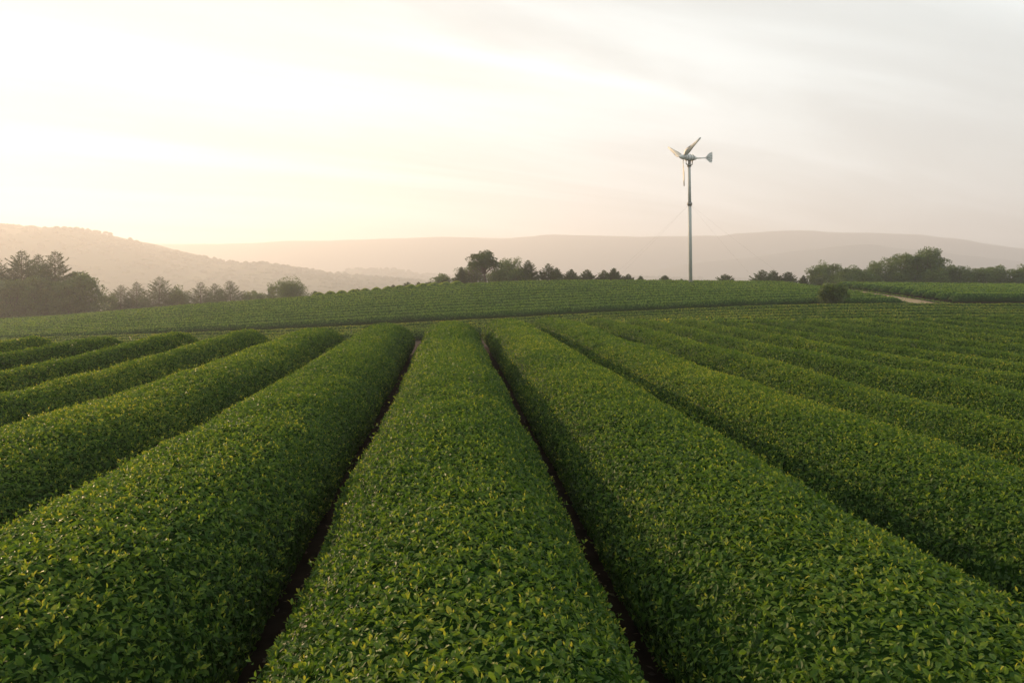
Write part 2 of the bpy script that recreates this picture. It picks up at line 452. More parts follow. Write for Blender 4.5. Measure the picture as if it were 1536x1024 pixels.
# fallen leaves and clippings in the furrows
_rg = np.random.default_rng(5); _b = MB()
for k in range(-4, 5):
    v0 = PITCH * (k + 0.5); n = 1500
    u = _rg.uniform(1.0, 17, n); v = v0 + _rg.normal(0, .10, n)
    p2 = uv(u, v); p = np.concatenate([p2, (GF(p2[:, 0], p2[:, 1]) + _rg.uniform(.006, .022, n))[:, None]], -1)
    leaves(_b, p, unit(_rg.normal(size=(n, 3)) * np.array((1, 1, .25))), unit(np.array((0, 0, 1.0)) + .35 * _rg.normal(size=(n, 3))), _rg.uniform(.02, .06, n), _rg.uniform(0, 1, n), False, 0, 1.0)
tag(_b.build("fallen_leaves", [leaf_material("leaf_litter", [(0, (0.030, 0.019, 0.010)), (0.6, (0.085, 0.055, 0.028)), (0.85, (0.12, 0.085, 0.035)), (1, (0.05, 0.07, 0.018))], 0.8, 0.1)]), kind="stuff")

# cross rows between the near field and the hillside
for j in range(7):
    D = 47.3 - 2.3 * j
    xl = -44.0 if D > 39 else np.interp(D, [33, 36, 39], [7.5, 5.0, 0.0])
    row = Row((xl, D - 0.3), (0.78 * D + 8, D + 0.3), 0.98, 0.60, seed=j + 60, rnd=0.9)
    make_hedge(row, f"low tea hedge crossing behind the near field, {ORD[j]} below the hillside", "cross rows of tea between near field and hillside",
               200 + j, M_TEA, M_TEA_SHELL, 0.052, 1.2, False, 0.5)
# hillside block, both sides of the dirt track
NH = 13
for j in range(NH):
    D = 52.2 + 1.80 * j
    row = Row((-0.80 * D - 4, D - 0.5), (27.0 + 0.014 * D, D), 0.82, 0.62, seed=j + 80, rnd=0.8)
    lab = "dark fronted tea hedge along the foot of the far hillside" if j == 0 else f"tea hedge across the turbine's hillside, {ORD[j-1]} above the dark lowest hedge"
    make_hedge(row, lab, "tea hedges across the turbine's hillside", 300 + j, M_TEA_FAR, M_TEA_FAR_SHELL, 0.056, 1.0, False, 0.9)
for j in range(12):
    D = 54.4 + 1.80 * j
    row = Row((31.7 + 0.015 * D, D), (0.80 * D + 6, D + 0.4), 0.82, 0.66 if j else 0.76, seed=j + 100, rnd=0.8)
    make_hedge(row, f"tea hedge ending at the dirt track's far side, {ORD[j]} from the near end", "tea hedges beyond the dirt track",
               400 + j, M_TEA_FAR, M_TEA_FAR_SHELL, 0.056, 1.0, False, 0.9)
# bright short rows that run over the crest at the sunny end of the hillside
for j in range(13):
    px = 478 + 17.5 * j
    D = 76.8
    x = (px - HX) / F * D
    row = Row((x, D), (x - 2.0, D + 9.0), 0.80, 0.72, seed=j + 130, rnd=0.5)
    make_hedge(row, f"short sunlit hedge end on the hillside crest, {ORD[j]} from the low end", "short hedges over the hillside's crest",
               500 + j, M_TEA_FAR, M_TEA_FAR_SHELL, 0.05, 1.2, False, 0.8, sun_tint=0.42)  # raised leaf tint paints sunlit brightness into these hedge ends

# ------------------------------------------------------------------ dirt tracks
def ribbon(name, pts, w, mat):
    pts = np.array(pts, float)
    t = np.concatenate([[0], np.cumsum(np.linalg.norm(np.diff(pts, axis=0), axis=1))])
    s_ = np.arange(0, t[-1], 0.6)
    c = np.stack([np.interp(s_, t, pts[:, 0]), np.interp(s_, t, pts[:, 1])], -1)
    d = unit(np.gradient(c, axis=0)); n = np.stack([d[:, 1], -d[:, 0]], -1)
    cols = []
    for q in np.linspace(-1, 1, 7):
        o = c + n * (q * w / 2 * (1 + 0.10 * wob(np.stack([s_, s_ * 0 + (7 if q > 0 else 0), s_ * 0], -1), 1.3)))[:, None]
        cols.append(np.stack([o[:, 0], o[:, 1], G(o[:, 0], o[:, 1]) + 0.035], -1))
    P = np.stack(cols, 1); n_, m_ = P.shape[:2]
    i = np.arange(n_ - 1)[:, None] * m_ + np.arange(m_ - 1)[None]
    b = MB(); b.add(P.reshape(-1, 3), np.stack([i, i + 1, i + m_ + 1, i + m_], -1).reshape(-1, 4), smooth=True)
    return tag(b.build(name, [mat]), kind="structure")
ribbon("path", [(29.6, 49.8), (30.0, 52), (30.7, 66), (31.1, 82)], 1.8, M_DIRT)
ribbon("footpath", [(-12, 50.3), (0, 50.3), (27.9, 50.2)], 0.9, M_DIRT)
ribbon("field_path", [(3.5, 26.6), (7, 29.6), (12, 31.2)], 1.3, M_SOIL)

_b = MB(); n = 2600
y = _rg.uniform(50, 80, n); c_ = np.interp(y, [49.8, 52, 66, 82], [29.6, 30.0, 30.7, 31.1]); sd_ = _rg.choice([-1.0, 1.0, 0.0], n, p=[.46, .46, .08])
x = c_ + sd_ * (1.05 + np.abs(_rg.normal(0, .28, n))) + (sd_ == 0) * _rg.normal(0, .12, n)
p = np.stack([x, y, G(x, y) + 0.03], -1)
leaves(_b, p, unit(_rg.normal(size=(n, 3)) * .45 + np.array((0, 0, 1.0))), unit(_rg.normal(size=(n, 3))), _rg.uniform(.05, .17, n), _rg.uniform(.1, .9, n), False, 0, 0.6)
tag(_b.build("grass", [M_TEA_FAR]), label="rough grass along the verges of the dirt track", kind="stuff")

# ------------------------------------------------------------------ wind turbine
def turbine():
    D = 71.0
    x = (1036 - HX) / F * D
    zb = float(G(x, D))
    hub_z = ZC + (HY - 236.5) / F * D
    root = empty("wind_turbine", (x, D, zb))
    tag(root, "small three bladed wind turbine on a slim guyed steel mast", "wind turbine")
    H = hub_z - zb
    tilt = -0.012
    b = MB()
    add_tube(b, [(0, 0, -0.1), (tilt * 5, 0, 5), (tilt * H * .63, 0, H * .63)], [0.175, 0.17, 0.165], 20)
    add_tube(b, [(tilt * H * .63, 0, H * .63), (tilt * H * .8, 0, H * .8), (tilt * (H - .75), 0, H - 0.75)], [0.155, 0.145, 0.135], 20)
    mast = b.build("mast", [M_MAST], root)
    b = MB()
    zc = ZC + (HY - 306) / F * D - zb
    add_tube(b, [(tilt * zc, 0, zc - 0.09), (tilt * zc, 0, zc + 0.09)], [0.245, 0.245], 20)
    add_tube(b, [(tilt * zc, 0, zc - 0.20), (tilt * zc, 0, zc + 0.20)], [0.19, 0.19], 20)
    b.build("mast_flange", [M_DARK], mast)
    b = MB()
    add_tube(b, [(0, 0, 0.02), (0, 0, 0.10)], [0.42, 0.42], 16)
    for a in range(8):
        c, s_ = math.cos(a * .785), math.sin(a * .785)
        add_tube(b, [(c * .34, s_ * .34, .08), (c * .34, s_ * .34, .18)], [.03, .03], 6)
    b.build("base_plate", [M_DARK], mast)
    # head: local x axis along the rotor axis
    hx = tilt * H
    psi = math.radians(26)
    ax = np.array((-math.cos(psi), -math.sin(psi), 0.0)); hr = np.array((math.sin(psi), -math.cos(psi), 0.0)); up = np.array((0, 0, 1.0))
    O = np.array((hx + 0.05, 0, H))
    b = MB()
    pr = [(-.86, .05), (-.80, .12), (-.62, .20), (-.35, .28), (-.05, .315), (.25, .32), (.45, .30), (.52, .27), (.56, .2)]
    add_tube(b, [O + ax * p[0] for p in pr], [p[1] for p in pr], 20)
    nac = b.build("nacelle", [M_PAINT], root)
    b = MB()   # cooling fins and seam on the nacelle
    for q in (-.30, .02, .40):
        add_tube(b, [O + ax * (q - .012), O + ax * (q + .012)], [.335, .335], 20)
    b.build("nacelle_band", [M_DARK], nac)
    hubc = O + ax * 0.78
    b = MB()
    pr = [(-.18, .22), (-.05, .235), (.10, .225), (.28, .19), (.42, .12), (.50, .05), (.52, .012)]
    add_tube(b, [hubc + ax * p[0] for p in pr], [p[1] for p in pr], 20)
    hub = b.build("hub", [M_PAINT], root)
    Rb = 43.0 / F * D
    for th in (60.0, -60.0, 180.0):
        t = math.radians(th)
        e = math.cos(t) * up + math.sin(t) * hr
        tg = np.cross(ax, e)
        sec = []
        for r, ch, tw, th_ in ((.12, .17, 40, .12), (.35, .26, 42, .10), (.62, .50, 38, .08), (.95, .50, 30, .06), (1.5, .36, 14, .042), (2.2, .25, 8, .03), (2.8, .16, 4, .02), (Rb, .07, 2, .010)):
            w = math.radians(tw)
            cd = tg * math.cos(w) + ax * math.sin(w); nd = np.cross(e, cd)
            c0 = hubc + e * r + ax * (-0.012 * r * r)
            pts = [c0 + cd * ch * a + nd * th_ * q for a, q in ((-.35, 0), (-.2, .45), (.05, .5), (.35, .25), (.65, 0), (.35, -.12), (.05, -.3), (-.2, -.35))]
            sec.append(pts)
        P = np.array(sec); n_, m_ = P.shape[:2]
        i = np.arange(n_ - 1)[:, None] * m_ + np.arange(m_)[None]; k = np.arange(n_ - 1)[:, None] * m_ + (np.arange(m_)[None] + 1) % m_
        b = MB(); b.add(P.reshape(-1, 3), np.stack([i, k, k + m_, i + m_], -1).reshape(-1, 4), smooth=True)
        b.f.append((np.array([list(range(m_)), [(n_ - 1) * m_ + q for q in range(m_)][::-1]]), 0, False))
        b.build("blade", [M_BLADE], root)
    b = MB()
    tend = O - ax * 2.05 + up * 0.14
    add_tube(b, [O - ax * .78, O - ax * 1.3 + up * .05, tend], [.075, .06, .05], 10)
    b.build("tail_boom", [M_PAINT], root)
    # tail vane: flat plate with a swept front and an upright rear edge
    out = [(-0.08, .05), (.10, .26), (.37, .50), (.76, .64), (.78, .05), (.71, -.42), (.46, -.42), (.20, -.25), (-.08, -.05)]
    nrm = np.cross(ax, up)
    V = [tend - ax * p[0] + up * p[1] + nrm * 0.018 for p in out] + [tend - ax * p[0] + up * p[1] - nrm * 0.018 for p in out]
    m_ = len(out); b = MB()
    b.add(V, np.array([[i, (i + 1) % m_, m_ + (i + 1) % m_, m_ + i] for i in range(m_)]))
    b.f.append((np.array([list(range(m_))[::-1], list(range(m_, 2 * m_))]), 0, False))
    vane = b.build("tail_vane", [M_PAINT], root)
    b = MB()
    for zf in (-.2, .2):
        add_tube(b, [tend - ax * .05 + up * zf * .5 , tend - ax * .76 + up * zf * 1.3], [.03, .03], 6)
    add_tube(b, [tend, tend - ax * .78], [.045, .035], 8)
    b.build("vane_rib", [M_DARK], vane)
    b = MB()   # yaw bearing and fork under the nacelle
    top = np.array((tilt * (H - .75), 0, H - .75))
    add_tube(b, [top - up * .12, top + up * .08], [.21, .21], 16)
    add_tube(b, [top, O - up * .25], [.10, .10], 12)
    for sgn in (-1, 1):
        side = ax * sgn * -0.42
        add_tube(b, [top + up * .02 + side * .25, top + up * .10 + side * .85, top + up * .42 + side * .92, O - up * .24 + side * .8], [.05, .05, .05, .05], 8)
        add_tube(b, [top + up * .0 + side * .3, O - up * .26 + side * .35], [.035, .035], 8)
    b.build("yaw_bracket", [M_DARK], root)
    for ex, ey, r in ((-9.6, -7.5, .0025), (9.3, -3.5, .0025), (-7.5, 6.0, .0025), (8.5, 5.5, .0025)):
        b = MB()
        zg = float(G(x + ex, D + ey)) - zb
        c = np.array((tilt * zc, 0, zc)); e = np.array((ex, ey, zg + 0.15))
        q = np.linspace(0, 1, 14)[:, None]
        p = c + (e - c) * q; p[:, 2] -= 0.5 * (q * (1 - q))[:, 0]
        add_tube(b, p, np.full(14, r), 5)
        b.build("guy_wire", [M_DARK], root)
        b = MB()
        add_tube(b, [(ex, ey, zg - .05), (ex, ey, zg + .25)], [.06, .05], 8)
        b.build("guy_anchor", [M_DARK], root)
turbine()

# ------------------------------------------------------------------ trees
def clump(mb, rng, c, r, n, ln, flat=0.75, mat=0, bright=0.0, needle=False, outward=0.8):
    d = unit(rng.normal(size=(n, 3)))
    rad = rng.uniform(0.45, 1.0, n) ** 0.6
    p = c + d * rad[:, None] * r * np.array((1, 1, flat)) * rng.uniform(0.85, 1.15, (n, 1))
    ax = unit(d * outward + rng.normal(size=(n, 3)) * 0.55 + np.array((0, 0, 0.25)))
    nr = unit(rng.normal(size=(n, 3)) + np.array((0, 0, 0.6)))
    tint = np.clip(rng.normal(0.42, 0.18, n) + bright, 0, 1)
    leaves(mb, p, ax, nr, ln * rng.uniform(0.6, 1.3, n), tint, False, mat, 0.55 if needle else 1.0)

def conifer(h, w, seed, full=1.0, bare=0.06):
    """dense crown of overlapping tiered boughs with upturned, uneven tips"""
    rng = np.random.default_rng(seed)
    mb = MB(); tr = MB()
    lean = rng.normal(0, 0.012, 2)
    add_tube(tr, [(0, 0, -.6), (lean[0] * h * .5, lean[1] * h * .5, h * .5), (lean[0] * h, lean[1] * h, h * .985)], [h * .020 + .04, h * .011 + .02, .01], 8)
    ln = max(0.17, h * 0.032)
    z = h * bare
    while z < h * 0.975:
        f = (z / h - bare) / (1 - bare)
        rr = w / 2 * min(1.0, ((1 - f) / 0.62) ** 0.9) * (0.85 if f < 0.06 else 1.0) + 0.012 * w
        nb = int(4 + 5 * (1 - f)); a0 = rng.uniform(0, 6.28)
        for b in range(nb):
            a = a0 + b * 6.283 / nb + rng.normal(0, .20)
            r = rr * rng.choice([rng.uniform(.60, .90), rng.uniform(.92, 1.25)], p=[.5, .5])
            rise = r * (rng.uniform(0.02, 0.22) + 0.35 * f)
            dr = np.array((math.cos(a), math.sin(a), 0)); sd = np.array((-dr[1], dr[0], 0))
            c0 = np.array((lean[0] * z, lean[1] * z, z))
            add_tube(tr, [c0, c0 + dr * r * .55 + np.array((0, 0, rise * .25)), c0 + dr * r * .97 + np.array((0, 0, rise))], [.010 * h * .3 * (1 - f) + .012, .012, .004], 4)
            n = int(4.6 * full * max(3, 42 * (r / (w / 2 + .01)) ** 1.3))
            q = rng.uniform(0.08, 1.0, n) ** 0.75
            spread = r * 0.42 * (1.08 - q) * 1.15 + ln * .25
            off = rng.normal(0, .55, n)
            p = c0 + dr * (r * q)[:, None] + sd * (off * spread)[:, None]
            p[:, 2] += rise * q ** 2.2 + rng.normal(-0.02 * h, 0.016 * h, n) * (1 - .7 * f) * (1.15 - q)
            ax = unit(dr * 0.9 + sd * (off * .9)[:, None] + np.array((0, 0, 0.45)) * (0.3 + q)[:, None] + rng.normal(0, .35, (n, 3)))
            nr = unit(np.array((0, 0, 1.0)) + rng.normal(0, .6, (n, 3)))
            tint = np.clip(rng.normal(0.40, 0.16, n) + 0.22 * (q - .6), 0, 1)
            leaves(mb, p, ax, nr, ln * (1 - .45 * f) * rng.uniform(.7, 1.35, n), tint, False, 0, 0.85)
        z += max(h * 0.042, ln * 0.9) * (1 - .4 * f) * rng.uniform(.8, 1.2)
    n = 14
    p = np.stack([lean[0] * h + rng.normal(0, .006 * h, n), lean[1] * h + rng.normal(0, .006 * h, n), h * rng.uniform(.93, .995, n)], -1)
    leaves(mb, p, unit(np.array((0, 0, 1.2)) + rng.normal(0, .6, (n, 3))), unit(rng.normal(size=(n, 3))), ln * .55, np.full(n, .5), False, 0, .8)
    return mb, tr

def broadleaf(h, w, seed, gaps=0.35, flat=0.8, low=0.15, lobes=16, umbrella=False):
    """limbs that fork into separate leafy lobes, sky between some of them"""
    rng = np.random.default_rng(seed)
    mb = MB(); tr = MB()
    fork = h * (0.42 if umbrella else max(.12, low + .05))
    sway = rng.normal(0, .05 * w, 2)
    fk = np.array((sway[0], sway[1], fork))
    add_tube(tr, [(0, 0, -.6), (sway[0] * .4, sway[1] * .4, fork * .5), fk], [h * .035 + .03, h * .027 + .02, h * .022 + .02], 8)
    ln = max(0.17, h * 0.040)
    for i in range(lobes):
        g = (i + .5) / lobes
        a = i * 2.39996 + rng.normal(0, .3)
        if umbrella:
            zz = h * rng.uniform(.58, .92); rad = w / 2 * rng.uniform(.15, .80) * (1.15 - .55 * (zz / h - .58) / .34)
            cr = w * rng.uniform(.13, .20)
        else:
            f = low + (1 - low) * (0.10 + 0.80 * g)
            env = math.sin(math.pi * min(1, max(0, (f - low) / (1 - low) * 0.86 + 0.14))) ** .6
            zz = h * f * rng.uniform(.93, 1.05); rad = w / 2 * env * rng.uniform(.25, .80)
            cr = w * rng.uniform(.17, .26)
        c = np.array((math.cos(a) * rad + sway[0], math.sin(a) * rad + sway[1], min(zz, h - cr * flat)))
        mid = fk + (c - fk) * .55 + rng.normal(0, .03 * w, 3)
        add_tube(tr, [fk, mid, c], [h * .013 + .012, h * .009 + .01, .012], 5)
        for s_ in range(6):
            cc = c + rng.normal(0, cr * .55, 3) * np.array((1, 1, flat * .8))
            r2 = cr * rng.uniform(.42, .72)
            add_tube(tr, [mid + (c - mid) * .6, cc], [.012, .005], 4)
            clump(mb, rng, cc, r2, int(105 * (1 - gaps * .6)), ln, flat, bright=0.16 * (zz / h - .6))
    return mb, tr

def plant(kind, px, ptop, w_px, D, label, cat, group, seed, **kw):
    D = D * 0.90
    x = (px - HX) / F * D
    zb = float(G(x, D))
    h = ZC + (HY - ptop) / F * D - zb
    w = w_px / F * D
    if kind == "conifer": mb, tr = conifer(h, w, seed, **kw); name, mat = "conifer_tree", M_CONIFER
    elif kind == "pine": mb, tr = broadleaf(h, w, seed, umbrella=True, flat=.55, **kw); name, mat = "pine_tree", M_CONIFER
    else: mb, tr = broadleaf(h, w, seed, **kw); name, mat = ("shrub" if kind == "shrub" else "broadleaf_tree"), M_BROAD
    root = empty(name, (x, D, zb), 0)
    tag(root, label, cat, group)
    tr.build("trunk", [M_BARK], root)
    mb.build("crown", [mat], root)
    return root

T1 = [("conifer", -8, 386, 78, 122, "tall conifer cut off by the photo's edge beside the tallest sunlit conifer"),
      ("conifer", 32, 374, 84, 124, "tallest pointed conifer in the golden haze of the big sunlit clump"),
      ("conifer", 59, 380, 62, 130, "slender tall conifer squeezed between the two broadest hazy conifers"),
      ("conifer", 82, 375, 80, 120, "tall conifer with a wide stepped flank at the end of the big hazy clump"),
      ("broad", 125, 409, 56, 118, "rounded lower tree closing the big hazy clump, beside its stepped conifer"),
      ("broad", 14, 418, 50, 117, "leafy tree filling the gap between the cut off conifer and the tallest one"),
      ("broad", 58, 414, 52, 116, "leafy tree filling the foot of the clump under the slender conifer"),
      ("broad", 100, 420, 46, 116, "low leafy tree under the stepped conifer of the hazy clump")]
for i, (k, px, pt, w, D, lab) in enumerate(T1):
    kw = dict(low=.05, lobes=20, gaps=.1) if k == "broad" else dict(full=1.3)
    plant(k, px, pt, w, D, lab, "conifer" if k == "conifer" else "tree", "trees in the tall hazy clump", 700 + i, **kw)
T2 = [("broad", 158, 441, 34, 128, "low rounded tree just past the tall hazy clump"),
      ("conifer", 181, 427, 52, 132, "first pointed conifer of the hazy line past the tall clump"),
      ("conifer", 206, 422, 48, 134, "second pointed conifer of the hazy line, narrower than the peak next to it"),
      ("conifer", 239, 414, 62, 128, "tallest conifer in the hazy line between the tall clump and the round tree"),
      ("broad", 266, 433, 40, 130, "low bushy tree in the dip beside the tallest conifer of the hazy line"),
      ("conifer", 301, 423, 54, 132, "broad conifer starting the trio in the hazy line before the round tree"),
      ("conifer", 322, 424, 44, 136, "narrow conifer in the middle of the trio in the hazy line"),
      ("conifer", 346, 420, 52, 130, "conifer with upswept tips ending the trio in the hazy line"),
      ("broad", 375, 436, 34, 132, "small bushy tree after the trio of hazy conifers"),
      ("conifer", 407, 425, 22, 130, "thin small conifer beside the dark round tree"),
      ("broad", 392, 438, 26, 128, "small bush between hazy trio and thin conifer")]
for i, (k, px, pt, w, D, lab) in enumerate(T2):
    kw = dict(low=.05, lobes=16, gaps=.1) if k == "broad" else {}
    plant(k, px, pt, w, D, lab, "conifer" if k == "conifer" else "tree", "trees in the hazy line below the ridge", 730 + i, **kw)
plant("broad", 438, 421.5, 54, 118, "dark dome shaped tree standing alone at the crest of the sunlit field", "tree", None, 750, low=.12, lobes=30, gaps=0.0)
T3 = [("shrub", 474, 437, 18, 112, "tiny shrub just past the dark dome shaped tree"),
      ("shrub", 494, 438, 16, 112, "tiny shrub second past the dark dome shaped tree"),
      ("shrub", 537, 433, 12, 110, "isolated small shrub above the bright hedge ends"),
      ("conifer", 590, 427, 14, 108, "tiny pointed conifer above the bright hedge ends"),
      ("conifer", 612, 423, 26, 108, "low spreading conifer above the bright hedge ends"),
      ("conifer", 628, 423, 14, 110, "small dark conifer touching the low spreading conifer"),
      ("shrub", 642, 424, 12, 107, "small round dark shrub before the pale leafy tree"),
      ("broad", 663, 412, 32, 108, "pale green leafy small tree leading up to the central grove")]
for i, (k, px, pt, w, D, lab) in enumerate(T3):
    plant(k, px, pt, w, D, lab, {"shrub": "shrub", "conifer": "conifer", "broad": "tree"}[k], "small trees and shrubs along the crest", 760 + i, **(dict(low=.05, lobes=12, gaps=.1) if k != "conifer" else {}))
T4 = [("conifer", 691, 400, 24, 104, "small knobbly conifer at the low end of the central grove", {}),
      ("broad", 710, 394, 42, 106, "leafy tree leaning under the umbrella pine's low side", dict(low=.10, lobes=16, gaps=.35)),
      ("pine", 730, 377.5, 56, 103, "tallest tree of the central grove, open umbrella crown on a bare trunk", dict(lobes=15, gaps=.3)),
      ("broad", 760, 387, 46, 107, "sunlit tree with ragged crown behind the umbrella pine", dict(low=.25, lobes=15, gaps=.45)),
      ("broad", 744, 403, 40, 102, "dense dark undergrowth tree at the foot of the umbrella pine", dict(low=.03, lobes=16, gaps=.0)),
      ("broad", 776, 404, 34, 102, "dense dark low tree between ragged tree and first peaked conifer", dict(low=.03, lobes=16, gaps=.0)),
      ("conifer", 792, 390, 34, 103, "peaked conifer beside the ragged sunlit tree of the grove", {}),
      ("conifer", 822, 395, 34, 104, "peaked conifer with see-through gaps near the grove's end", dict(full=.8)),
      ("conifer", 836, 401, 22, 106, "narrow conifer leaning on the last gappy conifer of the grove", {})]
for i, (k, px, pt, w, D, lab, kw) in enumerate(T4):
    plant(k, px, pt, w, D, lab, {"pine": "pine tree", "conifer": "conifer", "broad": "tree"}[k], "trees of the central grove", 780 + i, **kw)
T5 = [(857, 404, 24, "first small bushy conifer standing alone after the central grove"), (881, 404, 26, "second small bushy conifer after the central grove"),
      (906, 405, 24, "third small conifer after the central grove, pressed against a spiky one"), (921, 402, 24, "spiky small conifer, tallest in the row of little ones"),
      (942, 411, 18, "stunted conifer after the spiky small one"), (961, 414, 12, "tiny conifer, smallest before the gap near the mast"),
      (997, 413, 17, "little conifer standing alone just before the turbine mast"), (1022, 418.5, 9, "tiny bush top peeping over the crest beside the mast's foot"),
      (1088, 411, 26, "low dark conifer bush alone past the turbine mast")]
for i, (px, pt, w, lab) in enumerate(T5):
    plant("conifer", px, pt, w * 1.1, 101 + (i % 3), lab, "conifer", "small conifers along the crest", 800 + i)
T6 = [(1143, 405, 32, "wide low conifer at the mast's end of the trio before the windbreak"), (1160, 405, 26, "middle conifer of the trio before the windbreak"),
      (1182, 407.5, 26, "conifer ending the trio before the windbreak"), (1205, 413, 13, "tiny conifer in the gap between trio and windbreak")]
for i, (px, pt, w, lab) in enumerate(T6):
    plant("conifer", px, pt, w * 1.1, 103 + (i % 2), lab, "conifer", "conifers before the windbreak", 820 + i)
T7 = [(1223, 401, 30, dict(low=.1, lobes=14), "small leafy tree starting the windbreak beyond the track"),
      (1243, 394, 38, dict(low=.12, lobes=16), "rounded tree, first tall one of the windbreak"),
      (1268, 400, 36, dict(low=.1, lobes=16), "flat topped tree after the windbreak's first rounded one"),
      (1293, 403, 34, dict(low=.05, lobes=16, gaps=.1), "low tree in the windbreak's dip before its gappy tree"),
      (1318, 392, 42, dict(low=.06, lobes=18, gaps=.2), "leafy tree on the near side of the gappy high tree"),
      (1347, 380.5, 52, dict(low=.10, lobes=20, gaps=.45), "high gappy tree in the windbreak, sky between its boughs"),
      (1372, 378, 28, dict(low=.25, lobes=12, gaps=.3), "yellowish narrow tree pressed against the windbreak's tallest crown"),
      (1390, 374.5, 48, dict(low=.08, lobes=22, gaps=.2), "tallest and roundest crown in the windbreak"),
      (1418, 396, 36, dict(low=.05, lobes=16, gaps=.15), "low tree right after the windbreak's tallest crown"),
      (1441, 399, 36, dict(low=.03, lobes=16, gaps=.1), "first tree of the windbreak's even low tail"),
      (1466, 402, 36, dict(low=.03, lobes=16, gaps=.1), "second tree of the windbreak's even low tail"),
      (1493, 398, 36, dict(low=.03, lobes=16, gaps=.1), "third tree of the windbreak's even low tail, slightly higher"),
      (1519, 402, 36, dict(low=.03, lobes=16, gaps=.1), "fourth tree of the windbreak's even low tail"),
      (1545, 403, 40, dict(low=.03, lobes=16, gaps=.1), "last tree of the windbreak's low tail, cut by the photo's edge"),
      (1575, 400, 40, dict(low=.03, lobes=16, gaps=.1), "tree continuing the windbreak beyond the photo's edge"),
      (1262, 411, 44, dict(low=.03, lobes=16, gaps=.0), "dense dark bush at the foot of the flat topped windbreak tree"),
      (1310, 410, 44, dict(low=.03, lobes=16, gaps=.0), "dense dark bush at the foot of the windbreak's dip"),
      (1352, 408, 40, dict(low=.03, lobes=16, gaps=.05), "dense dark bush under the high gappy tree"),
      (1400, 408, 40, dict(low=.03, lobes=16, gaps=.0), "dense dark bush under the tallest windbreak crown")]
for i, (px, pt, w, kw, lab) in enumerate(T7):
    plant("broad", px, pt, w * 1.08, (104 if i < 15 else 101.5) + (i % 3), lab, "tree", "trees of the windbreak beyond the track", 840 + i, **kw)
# round bush on the corner of the hillside block
bx, bd = (1246 - HX) / F * 50.6, 50.6
_z = float(G(bx, bd))
_mb, _tr = broadleaf(ZC + (HY - 428) / F * bd - _z, 36 / F * bd, 880, gaps=0.0, low=.24, lobes=30)
_r = empty("shrub", (bx, bd, _z)); tag(_r, "round bushy tree standing alone beside the dirt track at the hillside's foot", "shrub")
_tr.build("trunk", [M_BARK], _r); _mb.build("crown", [M_BROAD], _r)

# ------------------------------------------------------------------ far hills
def skyline(pts, D):
    pts = np.array(pts, float)
    return lambda x: ZC + (HY - np.interp(x / D * F + HX, pts[:, 0], pts[:, 1])) / F * D
def ridge(name, sky, D, depth, x0, x1, nx, mat, rough, seed, ny=34, front=1.0):
    xs = np.linspace(x0, x1, nx); ys = np.linspace(D - depth, D + depth * 0.9, ny)
    X, Y = np.meshgrid(xs, ys)
    top = sky(X)
    k = np.where(Y < D, (Y - (D - depth)) / depth, 1 - (Y - D) / (depth * 0.9))
    k = np.clip(k, 0, 1)
    prof = np.sin(k * math.pi / 2) ** 1.15
    p = np.stack([X, Y, X * 0 + seed], -1)
    Z = -18 + (top + 18) * prof + rough * (wob(p, 1 / 90.0, seed) * 1.0 + wob(p, 1 / 34.0, seed + 4) * .45) * prof * (1 - .8 * k ** 8)
    n, m = X.shape
    i = np.arange(n - 1)[:, None] * m + np.arange(m - 1)[None]
    b = MB(); b.add(np.stack([X, Y, Z], -1).reshape(-1, 3), np.stack([i, i + 1, i + m + 1, i + m], -1).reshape(-1, 4), smooth=True)
    return tag(b.build(name, [mat]), kind="structure"), (xs, ys, Z)

S1 = [(-900, 300), (-300, 316), (-120, 326), (0, 337), (30, 340), (45, 344), (90, 347), (140, 348), (158, 356), (180, 360), (205, 366), (235, 375), (300, 388), (350, 396), (400, 399), (450, 403), (500, 410), (560, 416), (640, 424), (760, 440)]
S2 = [(380, 440), (450, 420), (500, 410), (530, 404), (560, 403), (590, 404.5), (625, 412), (680, 414), (760, 416), (860, 418), (960, 417), (1080, 418), (1300, 420), (1900, 422)]
S3 = [(-700, 350), (0, 372), (200, 366), (300, 365.5), (360, 365), (430, 361), (500, 360), (600, 358), (700, 356), (760, 357), (830, 352), (880, 353), (960, 357), (1020, 355), (1080, 354.5), (1100, 350.5), (1180, 347), (1240, 347.5), (1300, 348.5), (1370, 353), (1430, 360), (1500, 369), (1600, 379), (1800, 388), (2300, 392)]
h1, g1 = ridge("hill", skyline(S1, 1000), 1000, 420, -1650, -15, 200, M_HILL, 5.0, 3)
h2, g2 = ridge("hill", skyline(S2, 1380), 1380, 280, -500, 1560, 160, M_HILL, 4.0, 8)
h3, g3 = ridge("mountain", skyline(S3, 2060), 2060, 300, -2550, 2550, 300, M_MOUNT, 5.0, 12)
S4 = [(900, 420), (1000, 402), (1100, 389), (1180, 377), (1250, 369), (1310, 368), (1380, 374), (1460, 384), (1560, 396), (1700, 410), (1900, 420)]
h4, g4 = ridge("mountain", skyline(S4, 1700), 1700, 260, 165, 1850, 140, M_MOUNT, 8.0, 16)

